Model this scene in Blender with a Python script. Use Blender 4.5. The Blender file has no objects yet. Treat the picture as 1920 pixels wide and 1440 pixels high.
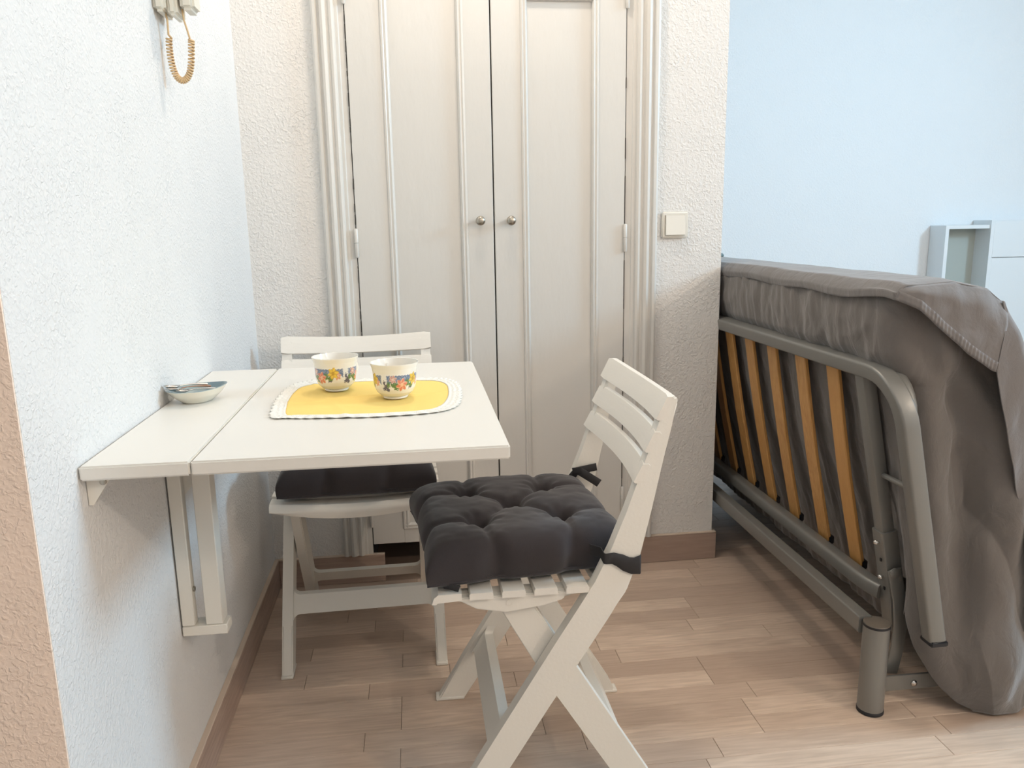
import bpy, bmesh, math, random
from mathutils import Vector, Matrix, noise
random.seed(7)
C = bpy.context.scene.collection
S = bpy.context.scene
PI = math.pi

# ---------------------------------------------------------------- camera
CAM = Vector((0.4711, -2.3822, 1.1100)); YAW, PITCH, ROLL, FPX = 0.12063, 0.19964, -0.01756, 1469.16
def cam_axes():
    sy, cy, sp, cp = math.sin(YAW), math.cos(YAW), math.sin(PITCH), math.cos(PITCH)
    f = Vector((sy*cp, cy*cp, -sp)); r = Vector((cy, -sy, 0)); u = r.cross(f)
    cr, sr = math.cos(ROLL), math.sin(ROLL)
    return cr*r + sr*u, -sr*r + cr*u, f
_r, _u, _f = cam_axes()
cd = bpy.data.cameras.new('camera'); cam = bpy.data.objects.new('camera', cd); C.objects.link(cam)
cd.sensor_width = 36; cd.lens = FPX/1920*36; cd.clip_start = .02
cam.matrix_world = Matrix(((_r.x, _u.x, -_f.x, CAM.x), (_r.y, _u.y, -_f.y, CAM.y), (_r.z, _u.z, -_f.z, CAM.z), (0, 0, 0, 1)))
S.camera = cam

# ---------------------------------------------------------------- light and exposure
S.view_settings.view_transform = 'Standard'; S.view_settings.look = 'None'
S.view_settings.gamma = 1; S.view_settings.use_curve_mapping = False
S.view_settings.exposure = -0.08
W = bpy.data.worlds.new('world'); S.world = W; W.use_nodes = True
W.node_tree.nodes['Background'].inputs[0].default_value = (.50, .74, 1.0, 1)
W.node_tree.nodes['Background'].inputs[1].default_value = 1.2
def lamp(name, kind, loc, energy, color, size=.1, sizey=None, aim=None):
    l = bpy.data.lights.new(name, kind); l.energy = energy; l.color = color
    if kind == 'AREA':
        l.shape = 'RECTANGLE'; l.size = size; l.size_y = sizey or size
    else: l.shadow_soft_size = size
    o = bpy.data.objects.new(name, l); C.objects.link(o); o.location = loc
    if aim is not None:
        o.rotation_euler = (Vector(aim)-Vector(loc)).to_track_quat('-Z', 'Y').to_euler()
    return o
lamp('ceiling_lamp_light', 'POINT', (.70, -.36, 2.42), 23, (1, .88, .75), .045)
lamp('room_lamp_light', 'POINT', (3.3, -3.15, 2.24), 78, (1, .83, .67), .06)
lamp('window_light', 'AREA', (4.95, -1.15, 2.42), 118, (.47, .76, 1.0), .8, .7, (0.8, -.7, .7))
lamp('fill_light', 'AREA', (1.0, -3.2, 2.75), 14, (1, .9, .8), 1.2, 1.2, (.8, 0, .9))  # added fill from the camera side to brighten the closet, no actual lamp

# ---------------------------------------------------------------- materials
def mat(name, col, rough=.5, metal=0, spec=.5, bump=None, var=None, coat=0, space='Object', two=None):
    """bump=(scale, distance, detail, stretch) ; var=(scale, amount)"""
    m = bpy.data.materials.new(name); m.use_nodes = True
    n = m.node_tree.nodes; l = m.node_tree.links; b = n['Principled BSDF']
    b.inputs['Base Color'].default_value = (*col, 1); b.inputs['Roughness'].default_value = rough
    b.inputs['Metallic'].default_value = metal; b.inputs['Specular IOR Level'].default_value = spec
    b.inputs['Coat Weight'].default_value = coat
    tc = n.new('ShaderNodeTexCoord')
    if bump:
        sc, dist, det, st = bump
        mp = n.new('ShaderNodeMapping'); mp.inputs['Scale'].default_value = st
        l.new(tc.outputs[space], mp.inputs[0])
        t = n.new('ShaderNodeTexNoise'); t.inputs['Scale'].default_value = sc; t.inputs['Detail'].default_value = det
        l.new(mp.outputs[0], t.inputs['Vector'])
        bp = n.new('ShaderNodeBump'); bp.inputs['Distance'].default_value = dist; bp.inputs['Strength'].default_value = 1
        l.new(t.outputs[0], bp.inputs['Height']); l.new(bp.outputs[0], b.inputs['Normal'])
    if var:
        t = n.new('ShaderNodeTexNoise'); t.inputs['Scale'].default_value = var[0]; t.inputs['Detail'].default_value = 4
        l.new(tc.outputs[space], t.inputs['Vector'])
        mx = n.new('ShaderNodeMix'); mx.data_type = 'RGBA'
        c2 = var[2] if len(var) > 2 else tuple(c*(1-var[1]) for c in col)
        mx.inputs[6].default_value = (*col, 1); mx.inputs[7].default_value = (*c2, 1)
        cr = n.new('ShaderNodeMapRange'); cr.inputs[1].default_value = .4; cr.inputs[2].default_value = .65
        l.new(t.outputs[0], cr.inputs[0]); l.new(cr.outputs[0], mx.inputs[0]); l.new(mx.outputs[2], b.inputs['Base Color'])
    return m

def plaster(name, col, dist=.0016, scale=125):
    m = bpy.data.materials.new(name); m.use_nodes = True
    n = m.node_tree.nodes; l = m.node_tree.links; b = n['Principled BSDF']
    b.inputs['Base Color'].default_value = (*col, 1); b.inputs['Roughness'].default_value = .62
    b.inputs['Specular IOR Level'].default_value = .3
    tc = n.new('ShaderNodeTexCoord')
    wn = n.new('ShaderNodeTexNoise'); wn.inputs['Scale'].default_value = scale; wn.inputs['Detail'].default_value = 3
    wn.inputs['Distortion'].default_value = .8
    l.new(tc.outputs['Object'], wn.inputs['Vector'])
    v = n.new('ShaderNodeTexVoronoi'); v.feature = 'SMOOTH_F1'; v.inputs['Scale'].default_value = scale*1.6
    v.inputs['Smoothness'].default_value = .6
    l.new(tc.outputs['Object'], v.inputs['Vector'])
    mr = n.new('ShaderNodeMapRange'); mr.inputs[1].default_value = .45; mr.inputs[2].default_value = .68
    l.new(wn.outputs[0], mr.inputs[0])
    big = n.new('ShaderNodeTexNoise'); big.inputs['Scale'].default_value = 9; big.inputs['Detail'].default_value = 2
    l.new(tc.outputs['Object'], big.inputs['Vector'])
    mu = n.new('ShaderNodeMath'); mu.operation = 'MULTIPLY'; l.new(mr.outputs[0], mu.inputs[0]); l.new(big.outputs[0], mu.inputs[1])
    ad = n.new('ShaderNodeMath'); ad.operation = 'MULTIPLY_ADD'; l.new(v.outputs[0], ad.inputs[0]); ad.inputs[1].default_value = -.35; l.new(mu.outputs[0], ad.inputs[2])
    bp = n.new('ShaderNodeBump'); bp.inputs['Distance'].default_value = dist; bp.inputs['Strength'].default_value = 1
    l.new(ad.outputs[0], bp.inputs['Height']); l.new(bp.outputs[0], b.inputs['Normal'])
    return m

def wood(name, c1, c2, c3, rough=.45, axis='x', scale=1.0, seed_attr=True, knots=True):
    """grain along the local axis; a per object random value shifts grain and tone"""
    m = bpy.data.materials.new(name); m.use_nodes = True
    n = m.node_tree.nodes; l = m.node_tree.links; b = n['Principled BSDF']
    b.inputs['Roughness'].default_value = rough; b.inputs['Specular IOR Level'].default_value = .4
    tc = n.new('ShaderNodeTexCoord'); oi = n.new('ShaderNodeObjectInfo')
    mp = n.new('ShaderNodeMapping')
    st = {'x': (1.2, 14, 14), 'y': (14, 1.2, 14), 'z': (14, 14, 1.2)}[axis]
    mp.inputs['Scale'].default_value = tuple(s*scale for s in st)
    l.new(tc.outputs['Object'], mp.inputs[0])
    mul = n.new('ShaderNodeMath'); mul.operation = 'MULTIPLY'; mul.inputs[1].default_value = 57
    l.new(oi.outputs['Random'], mul.inputs[0])
    cmb = n.new('ShaderNodeCombineXYZ'); l.new(mul.outputs[0], cmb.inputs[0]); l.new(mul.outputs[0], cmb.inputs[1])
    add = n.new('ShaderNodeVectorMath'); add.operation = 'ADD'; l.new(mp.outputs[0], add.inputs[0]); l.new(cmb.outputs[0], add.inputs[1])
    t1 = n.new('ShaderNodeTexNoise'); t1.inputs['Scale'].default_value = 1.4; t1.inputs['Detail'].default_value = 3; t1.inputs['Distortion'].default_value = 1.2
    l.new(add.outputs[0], t1.inputs['Vector'])
    t2 = n.new('ShaderNodeTexNoise'); t2.inputs['Scale'].default_value = 9; t2.inputs['Detail'].default_value = 5
    l.new(add.outputs[0], t2.inputs['Vector'])
    # contour rings of the low noise make cathedral grain
    sn = n.new('ShaderNodeMath'); sn.operation = 'MULTIPLY'; sn.inputs[1].default_value = 42; l.new(t1.outputs[0], sn.inputs[0])
    s2 = n.new('ShaderNodeMath'); s2.operation = 'SINE'; l.new(sn.outputs[0], s2.inputs[0])
    mr = n.new('ShaderNodeMapRange'); mr.inputs[1].default_value = -1; mr.inputs[2].default_value = 1; l.new(s2.outputs[0], mr.inputs[0])
    a = n.new('ShaderNodeMath'); a.operation = 'MULTIPLY_ADD'; a.inputs[1].default_value = .22; l.new(mr.outputs[0], a.inputs[0]); l.new(t2.outputs[0], a.inputs[2])
    r1 = n.new('ShaderNodeMapRange'); r1.inputs[1].default_value = .35; r1.inputs[2].default_value = .9; l.new(a.outputs[0], r1.inputs[0])
    m1 = n.new('ShaderNodeMix'); m1.data_type = 'RGBA'; m1.inputs[6].default_value = (*c1, 1); m1.inputs[7].default_value = (*c2, 1)
    l.new(r1.outputs[0], m1.inputs[0])
    m2 = n.new('ShaderNodeMix'); m2.data_type = 'RGBA'; m2.inputs[7].default_value = (*c3, 1)
    rr = n.new('ShaderNodeMapRange'); rr.inputs[3].default_value = 0; rr.inputs[4].default_value = .75
    l.new(oi.outputs['Random'], rr.inputs[0]); l.new(rr.outputs[0], m2.inputs[0]); l.new(m1.outputs[2], m2.inputs[6])
    out = m2
    if knots:
        kp = n.new('ShaderNodeMapping'); kp.inputs['Scale'].default_value = tuple(s*.25*scale for s in (9, 30, 30))
        l.new(tc.outputs['Object'], kp.inputs[0])
        ka = n.new('ShaderNodeVectorMath'); ka.operation = 'ADD'; l.new(kp.outputs[0], ka.inputs[0]); l.new(cmb.outputs[0], ka.inputs[1])
        vo = n.new('ShaderNodeTexVoronoi'); vo.inputs['Scale'].default_value = 1.0; l.new(ka.outputs[0], vo.inputs['Vector'])
        kr = n.new('ShaderNodeMapRange'); kr.inputs[1].default_value = .03; kr.inputs[2].default_value = .13; kr.inputs[3].default_value = .5; kr.inputs[4].default_value = 0
        l.new(vo.outputs['Distance'], kr.inputs[0])
        m3 = n.new('ShaderNodeMix'); m3.data_type = 'RGBA'; m3.inputs[7].default_value = (c2[0]*.5, c2[1]*.45, c2[2]*.4, 1)
        l.new(kr.outputs[0], m3.inputs[0]); l.new(m2.outputs[2], m3.inputs[6]); out = m3
    l.new(out.outputs[2], b.inputs['Base Color'])
    bp = n.new('ShaderNodeBump'); bp.inputs['Distance'].default_value = .0002; l.new(t2.outputs[0], bp.inputs['Height']); l.new(bp.outputs[0], b.inputs['Normal'])
    return m

M = {}
M['wall'] = plaster('white_plaster', (.76, .75, .735))
M['wall_back'] = plaster('white_plaster_back', (.80, .775, .74), .0022, 105)
M['wall_far'] = plaster('smooth_white_plaster', (.83, .86, .88), .0012, 90)
M['peach'] = plaster('peach_plaster', (.93, .76, .64))
M['ceil'] = mat('ceiling_paint', (.85, .84, .82), .8)
M['closet'] = mat('closet_paint', (.68, .655, .61), .34, bump=(38, .0009, 4, (1, 1, .35)), coat=.15)
M['crack'] = mat('dark_gap', (.035, .03, .025), .9)
M['dark'] = mat('closet_inside_shade', (.05, .05, .055), .9)  # near black, stands in for the unlit closet interior
M['base'] = wood('baseboard_wood', (.50, .375, .305), (.35, .25, .20), (.42, .305, .245), .4, 'x', 1.0, knots=False)
M['base_y'] = wood('baseboard_wood_y', (.50, .375, .305), (.35, .25, .20), (.42, .305, .245), .4, 'y', 1.0, knots=False)
M['caulk'] = mat('pale_top_edge', (.62, .50, .40), .5)
M['plank'] = wood('oak_laminate', (.74, .585, .465), (.55, .42, .325), (.42, .305, .235), .36, 'x', 1.0)
M['slab'] = mat('floor_base', (.36, .26, .20), .6)
M['table'] = mat('table_white', (.80, .77, .71), .35, var=(3, .02))
M['edge'] = mat('table_edge', (.84, .76, .66), .4)
M['bracket'] = mat('white_metal', (.80, .76, .68), .4)
M['plastic'] = mat('white_plastic', (.80, .76, .685), .42, bump=(160, .00025, 3, (1, 1, 1)))
M['plastic_s'] = mat('white_plastic_grain', (.80, .755, .68), .45, bump=(60, .0006, 4, (.12, 1, 1)))
M['switch'] = mat('switch_plastic', (.80, .76, .68), .25)
M['ivory'] = mat('ivory_plastic', (.74, .70, .60), .35)
M['cord'] = mat('beige_cord', (.70, .49, .27), .45)
M['nickel'] = mat('brushed_nickel', (.42, .38, .32), .32, 1)
M['chrome'] = mat('steel', (.62, .6, .57), .18, 1)
M['tube'] = mat('silver_grey_paint', (.228, .222, .205), .38, .3, bump=(300, .0001, 2, (1, 1, 1)))
M['cap'] = mat('brown_grey_cap', (.15, .125, .10), .35)
M['black'] = mat('black_rubber', (.015, .015, .018), .5)
M['slatwood'] = wood('beech_slat', (.62, .345, .125), (.46, .225, .07), (.54, .28, .09), .4, 'z', 1.3, knots=False)
M['ceramic'] = mat('white_ceramic', (.86, .82, .74), .12, coat=.4)
M['dish_in'] = mat('blue_grey_glaze', (.16, .24, .28), .1, coat=.8, var=(28, .5, (.34, .40, .38)))
M['dish_out'] = mat('cream_glaze', (.80, .75, .63), .12, coat=.5)
M['yellow'] = mat('yellow_cotton', (.93, .68, .22), .85, bump=(900, .0003, 2, (1, 1, 1)), spec=.15)
M['lace'] = mat('white_lace', (.84, .82, .76), .85, bump=(420, .0012, 2, (1, 1, 1)), spec=.15)
M['cab'] = mat('cabinet_white', (.80, .84, .86), .3)
M['cab_shade'] = mat('cabinet_niche_shade', (.42, .46, .43), .5)  # white cabinet's recess shade put into a darker colour
M['teal'] = mat('teal_cloth', (.13, .19, .20), .9)

def fabric(name, col, col2, weave=700, sheen=.3, wr=.0015):
    m = bpy.data.materials.new(name); m.use_nodes = True
    n = m.node_tree.nodes; l = m.node_tree.links; b = n['Principled BSDF']
    b.inputs['Roughness'].default_value = .8; b.inputs['Specular IOR Level'].default_value = .2
    b.inputs['Sheen Weight'].default_value = sheen; b.inputs['Sheen Roughness'].default_value = .5
    tc = n.new('ShaderNodeTexCoord')
    t = n.new('ShaderNodeTexNoise'); t.inputs['Scale'].default_value = 5; t.inputs['Detail'].default_value = 3
    l.new(tc.outputs['Object'], t.inputs['Vector'])
    mx = n.new('ShaderNodeMix'); mx.data_type = 'RGBA'; mx.inputs[6].default_value = (*col, 1); mx.inputs[7].default_value = (*col2, 1)
    l.new(t.outputs[0], mx.inputs[0]); l.new(mx.outputs[2], b.inputs['Base Color'])
    w = n.new('ShaderNodeTexNoise'); w.inputs['Scale'].default_value = weave; l.new(tc.outputs['Object'], w.inputs['Vector'])
    mp = n.new('ShaderNodeMapping'); mp.inputs['Scale'].default_value = (1, 1, .6); l.new(tc.outputs['Object'], mp.inputs[0])
    k = n.new('ShaderNodeTexNoise'); k.inputs['Scale'].default_value = 24; k.inputs['Detail'].default_value = 4; k.inputs['Distortion'].default_value = .5
    l.new(mp.outputs[0], k.inputs['Vector'])
    b1 = n.new('ShaderNodeBump'); b1.inputs['Distance'].default_value = wr*2; l.new(k.outputs[0], b1.inputs['Height'])
    b2 = n.new('ShaderNodeBump'); b2.inputs['Distance'].default_value = .0003; l.new(w.outputs[0], b2.inputs['Height']); l.new(b1.outputs[0], b2.inputs['Normal'])
    l.new(b2.outputs[0], b.inputs['Normal'])
    return m
M['sheet'] = fabric('grey_sheet', (.165, .146, .133), (.145, .130, .118), wr=.0030)
M['spread'] = fabric('grey_spread', (.20, .183, .176), (.175, .162, .156), wr=.0020)
M['cushion'] = fabric('charcoal_cushion', (.042, .034, .035), (.036, .030, .031), 1200, .25, .0003)
M['ribbon'] = mat('black_ribbon', (.022, .020, .021), .7)

# ---------------------------------------------------------------- helpers
def link(o, parent=None):
    C.objects.link(o)
    if parent is not None: o.parent = parent
    return o
def obj(name, bm, m, parent=None, smooth=False, loc=None, sharp=40):
    bmesh.ops.recalc_face_normals(bm, faces=bm.faces)
    me = bpy.data.meshes.new(name); bm.to_mesh(me); bm.free()
    for mm in (m if isinstance(m, (list, tuple)) else [m]): me.materials.append(mm)
    if smooth:
        me.polygons.foreach_set('use_smooth', [True]*len(me.polygons))
        me.set_sharp_from_angle(angle=math.radians(sharp))
    o = bpy.data.objects.new(name, me); link(o, parent)
    if loc: o.location = loc
    return o
def thing(name, label, cat, loc=(0, 0, 0), rz=0, group=None):
    o = bpy.data.objects.new(name, None); link(o); o.empty_display_size = .1
    o.location = loc; o.rotation_euler = (0, 0, rz)
    o['label'] = label; o['category'] = cat
    if group: o['group'] = group
    return o
def tag(o, label, cat, group=None):
    o['label'] = label; o['category'] = cat
    if group: o['group'] = group
    return o
def struct(o, label=None):
    o['kind'] = 'structure'
    if label: o['label'] = label
    return o
def box(bm, x0, x1, y0, y1, z0, z1, bev=0, seg=2):
    r = bmesh.ops.create_cube(bm, size=1)
    vs = r['verts']
    for v in vs:
        v.co = Vector(((x0+x1)/2 + v.co.x*(x1-x0), (y0+y1)/2 + v.co.y*(y1-y0), (z0+z1)/2 + v.co.z*(z1-z0)))
    if bev:
        es = list({e for v in vs for e in v.link_edges})
        bmesh.ops.bevel(bm, geom=es, offset=bev, segments=seg, affect='EDGES', clamp_overlap=True)
def nb(): return bmesh.new()
def bx(name, m, parent, x0, x1, y0, y1, z0, z1, bev=0, seg=2, smooth=None):
    bm = nb(); box(bm, x0, x1, y0, y1, z0, z1, bev, seg)
    return obj(name, bm, m, parent, smooth=(bev > 0) if smooth is None else smooth)
def rrect(w, h, r, seg=3):
    pts = []
    for cx, cy, a0 in ((w/2-r, h/2-r, 0), (-w/2+r, h/2-r, PI/2), (-w/2+r, -h/2+r, PI), (w/2-r, -h/2+r, 1.5*PI)):
        for i in range(seg+1):
            a = a0 + PI/2*i/seg; pts.append((cx+r*math.cos(a), cy+r*math.sin(a)))
    return pts
def circ(r, n=16): return [(r*math.cos(2*PI*i/n), r*math.sin(2*PI*i/n)) for i in range(n)]
def sweep(bm, path, prof, ref=(0, 0, 1), caps=True, scales=None):
    """prof (a,b): a along side vector, b along up-ish vector"""
    path = [Vector(p) for p in path]; rings = []; N = len(path)
    up = None
    for i, p in enumerate(path):
        if i == 0: t = path[1]-p
        elif i == N-1: t = p-path[i-1]
        else: t = (path[i+1]-p).normalized() + (p-path[i-1]).normalized()
        t.normalize()
        k = 1
        if 0 < i < N-1:
            d = (path[i+1]-p).normalized(); k = 1/max(.3, t.dot(d))
        if ref is not None:
            rf = Vector(ref); side = t.cross(rf).normalized(); u = side.cross(t).normalized()
        else:
            if up is None:
                a = Vector((0, 0, 1)) if abs(t.z) < .9 else Vector((0, 1, 0)); up = a
            u = (up - t*up.dot(t)).normalized(); up = u; side = t.cross(u)
            k = 1
        s = scales[i] if scales else 1
        sa, sb = s if isinstance(s, tuple) else (s, s)
        rings.append([bm.verts.new(p + side*(a*sa) + u*(b*sb)) for a, b in prof])
    n = len(prof)
    for i in range(N-1):
        for j in range(n):
            bm.faces.new((rings[i][j], rings[i][(j+1) % n], rings[i+1][(j+1) % n], rings[i+1][j]))
    if caps:
        bm.faces.new(rings[0]); bm.faces.new(list(reversed(rings[-1])))
def lathe(bm, prof, n=32, cx=0, cy=0, cap0=True, cap1=False, z0=0):
    rings = []
    for r, z in prof:
        if r < 1e-6: rings.append([bm.verts.new((cx, cy, z0+z))])
        else: rings.append([bm.verts.new((cx+r*math.cos(2*PI*i/n), cy+r*math.sin(2*PI*i/n), z0+z)) for i in range(n)])
    for a, b in zip(rings, rings[1:]):
        for i in range(n):
            j = (i+1) % n
            if len(a) == 1 and len(b) == 1: continue
            if len(a) == 1: bm.faces.new((a[0], b[j], b[i]))
            elif len(b) == 1: bm.faces.new((a[i], a[j], b[0]))
            else: bm.faces.new((a[i], a[j], b[j], b[i]))
    if cap0 and len(rings[0]) > 1: bm.faces.new(list(reversed(rings[0])))
    if cap1 and len(rings[-1]) > 1: bm.faces.new(rings[-1])
def prism(bm, pts, depth_vec, bev=0):
    """closed polygon pts (3d) extruded by depth_vec"""
    a = [bm.verts.new(Vector(p)) for p in pts]; d = Vector(depth_vec)
    b = [bm.verts.new(Vector(p)+d) for p in pts]; n = len(pts)
    bm.faces.new(a); bm.faces.new(list(reversed(b)))
    for i in range(n): bm.faces.new((a[i], b[i], b[(i+1) % n], a[(i+1) % n]))
    if bev:
        bmesh.ops.bevel(bm, geom=list(bm.edges), offset=bev, segments=2, affect='EDGES', clamp_overlap=True)
def grid(bm, fn, nu, nv, closed_u=False):
    vs = [[bm.verts.new(fn(i/(nu if closed_u else nu-1), j/(nv-1))) for j in range(nv)] for i in range(nu)]
    for i in range(nu if closed_u else nu-1):
        for j in range(nv-1):
            bm.faces.new((vs[i][j], vs[(i+1) % nu][j], vs[(i+1) % nu][j+1], vs[i][j+1]))
    return vs
def interp(x, pts):
    if x <= pts[0][0]: return pts[0][1]
    for (a, va), (b, vb) in zip(pts, pts[1:]):
        if x <= b:
            t = (x-a)/(b-a); return va + (vb-va)*t
    return pts[-1][1]
def solidify(o, th, offset=-1):
    md = o.modifiers.new('solid', 'SOLIDIFY'); md.thickness = th; md.offset = offset; return o

# ================================================================ SETTING
H = 3.0
# floor: slab with laminate strips
fl = struct(bx('floor', M['slab'], None, -1.6, 5.0, -4.0, 2.3, -.05, -.004))
pitch = .0645
strip_meshes = {}
def strip_mesh(L):
    if L not in strip_meshes:
        bm = nb(); box(bm, 0, L-.0009, 0, pitch-.0009, -.004, 0)
        top = [e for e in bm.edges if all(v.co.z > -.001 for v in e.verts)]
        bmesh.ops.bevel(bm, geom=top, offset=.0006, segments=1, affect='EDGES')
        me = bpy.data.meshes.new('floor_strip'); bmesh.ops.recalc_face_normals(bm, faces=bm.faces); bm.to_mesh(me); bm.free(); me.materials.append(M['plank'])
        strip_meshes[L] = me
    return strip_meshes[L]
cnt = 0
row = 0; y = 0.70
while y > -1.55:
    x1 = 2.3 if y < 0 else 2.3
    x = 0.0 if y < 0 else 1.42
    y -= pitch
    x -= 0.0
    first = True
    while x < x1:
        L = random.choice((.36, .40, .44, .48, .52))
        if first: L = random.choice((.16, .24, .32, .40, .44)); first = False
        if x + L > x1: L = round(x1-x, 3)
        if L < .05: break
        o = bpy.data.objects.new('floor_strip', strip_mesh(L)); link(o, fl); o.location = (x, y, 0)
        cnt += 1; x += L
# remaining floor around the strips: continuous laminate field, laid flush
def filler(x0, x1, y0, y1):
    o = bx('floor_field', M['plank'], fl, x0, x1, y0, y1, -.004, 0); return o
filler(-1.6, 5.0, -4.0, y-.0005)
filler(2.3, 5.0, y, .70); filler(1.42, 5.0, .70, 2.3)
filler(-1.6, -.12, y, -1.5)

# walls
wl = struct(bx('wall_left', M['wall'], None, -.12, 0, -1.415, .6, 0, H))
struct(bx('wall_entry', M['peach'], None, -1.6, -.0005, -1.418, -1.412, 0, H))
def wall_poly():
    pass
struct(bx('wall_back', M['wall_back'], None, 0, .22, 0, .08, 0, H))
o = nb(); box(o, 1.198, 1.426, 0, 1.35, 0, H); struct(obj('wall_back_right', o, M['wall_back']))  # unseen depth extended to keep light from entering behind the bed
struct(bx('wall_back_top', M['wall_back'], None, .22, 1.198, 0, .08, 2.22, H))
struct(bx('wall_far', M['wall_far'], None, 1.0, 5.0, 2.2, 2.3, 0, H))
bm = nb()   # right wall with a high window opening
WY0, WY1, WZ0, WZ1 = -1.75, -.55, 1.95, 2.88
box(bm, 5.0, 5.1, -4.0, WY0, 0, H); box(bm, 5.0, 5.1, WY1, 2.3, 0, H); box(bm, 5.0, 5.1, WY0, WY1, 0, WZ0); box(bm, 5.0, 5.1, WY0, WY1, WZ1, H)
struct(obj('wall_right', bm, M['wall_far']))
struct(bx('wall_behind', M['wall'], None, -1.6, 5.0, -4.1, -4.0, 0, H))
struct(bx('wall_entry_side', M['wall'], None, -1.7, -1.6, -4.0, -1.41, 0, H))
struct(bx('wall_closet', M['wall'], None, -.1, 1.198, .60, .66, 0, H))
struct(bx('wall_alcove', M['wall_far'], None, 1.198, 1.258, 1.35, 2.2, 0, H))
struct(bx('ceiling', M['ceil'], None, -1.7, 5.1, -4.1, 2.3, H, H+.05))
wf = bm = nb()
for a, b, c, d in ((WY0, WY0+.05, WZ0, WZ1), (WY1-.05, WY1, WZ0, WZ1), (WY0, WY1, WZ0, WZ0+.05), (WY0, WY1, WZ1-.05, WZ1), ((WY0+WY1)/2-.02, (WY0+WY1)/2+.02, WZ0, WZ1)):
    box(bm, 5.01, 5.06, a, b, c, d)
struct(obj('window_1', bm, M['cab']))

# closet opening: shade inside put into the dark colour
bm = nb()
box(bm, .305, 1.115, .57, .595, 0, 2.2); box(bm, .22, .305, .08, .59, 0, 2.2); box(bm, 1.115, 1.197, .03, .59, 0, 2.2)
struct(obj('wall_closet_inside', bm, M['dark']))

# baseboards
def baseb(name, m, x0, x1, y0, y1, side):
    o = struct(bx(name, m, None, x0, x1, y0, y1, 0, .091, .0015, 1))
    c = bx('top_edge', M['caulk'], o, x0-(.001 if side == 'y' else 0), x1, y0, y1+(.001 if side == 'x' else 0), .091, .095, .0012, 1)
    return o
baseb('baseboard_left', M['base_y'], .0005, .0125, -1.41, -.0005, 'y')
baseb('baseboard_back', M['base'], .013, .341, -.0125, -.0005, 'x')
baseb('baseboard_back_right', M['base'], 1.118, 1.438, -.0125, -.0005, 'x')
baseb('baseboard_pier', M['base_y'], 1.4265, 1.438, -.0005, 1.34, 'y')

# casings: moulded profile swept vertically (x offset, y)
def casing(name, x0, x1, zb, mirror):
    w = x1-x0
    prof = [(0, 0), (0, .018), (.06, .022), (.14, .022), (.18, .016), (.24, .016), (.27, .024), (.35, .027), (.43, .024), (.46, .017), (.52, .017),
            (.55, .021), (.62, .023), (.68, .020), (.71, .012), (.80, .012), (.83, .009), (1, .008), (1, 0)]
    pts = [(x0 + p*w if not mirror else x1 - p*w, -y_) for p, y_ in prof]
    bm = nb()
    prism(bm, [(a, b, zb) for a, b in pts], (0, 0, 2.22-zb))
    return struct(obj(name, bm, M['closet']))
casing('trim_1', .217, .306, .095, False)
casing('trim_2', 1.114, 1.212, .095, True)
struct(bx('trim_3', M['closet'], None, .217, 1.212, -.024, -.0005, 2.2205, 2.30, .004))
# jamb filler strip between closet opening and trims
def closet_door(name, x0, x1, px0, px1, label):
    root = bpy.data.objects.new(name, None); link(root); root['kind'] = 'structure'; root['label'] = label
    z0, z1 = .127, 2.215; yf = -.012; T = .012
    bm = nb()
    ptop, pbot = (1.80 if x0 < .5 else 1.752), .175
    box(bm, x0, px0, yf, yf+T+.01, z0, z1, .0015, 1); box(bm, px1, x1, yf, yf+T+.01, z0, z1, .0015, 1)
    box(bm, px0, px1, yf, yf+T+.01, z0, pbot); box(bm, px0, px1, yf, yf+T+.01, ptop, z1)
    obj('door_frame', bm, M['closet'], root)
    bx('door_panel', M['closet'], root, px0, px1, yf+.007, yf+T+.008, pbot, ptop)
    # moulding beads round the panel
    for xx, s in ((px0, 1), (px1, -1)):
        bm = nb()
        pr = [(-.004, 0), (-.003, .004), (.002, .0055), (.005, .003), (.007, .0035), (.011, .0055), (.014, .003), (.017, -.003), (.017, -.008), (-.004, -.008)]
        prism(bm, [(xx + s*a, yf-b, pbot) for a, b in pr], (0, 0, ptop-pbot))
        obj('panel_moulding', bm, M['closet'], root, smooth=True, sharp=30)
    for zz, s in ((pbot, 1), (ptop, -1)):
        bm = nb()
        prism(bm, [(px0, yf-b, zz + s*a) for a, b in pr], (px1-px0, 0, 0))
        obj('panel_moulding', bm, M['closet'], root, smooth=True, sharp=30)
    return root
d1 = closet_door('door_1', .3085, .7115, .408, .632, 'left leaf of the white painted closet')
d2 = closet_door('door_2', .7155, 1.111, .803, 1.026, 'right leaf of the white painted closet')
bx('gap_shade', M['crack'], d1, .7116, .7154, .002, .006, .127, 2.215)  # dark strip painted in for the shade in the gap between leaves
def knob(x, z, parent):
    bm = nb()
    prof = [(.0075, 0), (.0075, .003), (.005, .005), (.005, .013), (.008, .016), (.0125, .020), (.014, .025), (.0125, .030), (.008, .033), (0, .034)]
    lathe(bm, prof, 24)
    bmesh.ops.rotate(bm, verts=bm.verts, matrix=Matrix.Rotation(PI/2, 3, 'X'))
    bmesh.ops.translate(bm, verts=bm.verts, vec=(x, -.012, z))
    o = obj('knob', bm, M['nickel'], parent, smooth=True)
    o['label'] = 'round brushed metal knob'
knob(.671, 1.125, d1); knob(.762, 1.124, d2)
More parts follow.
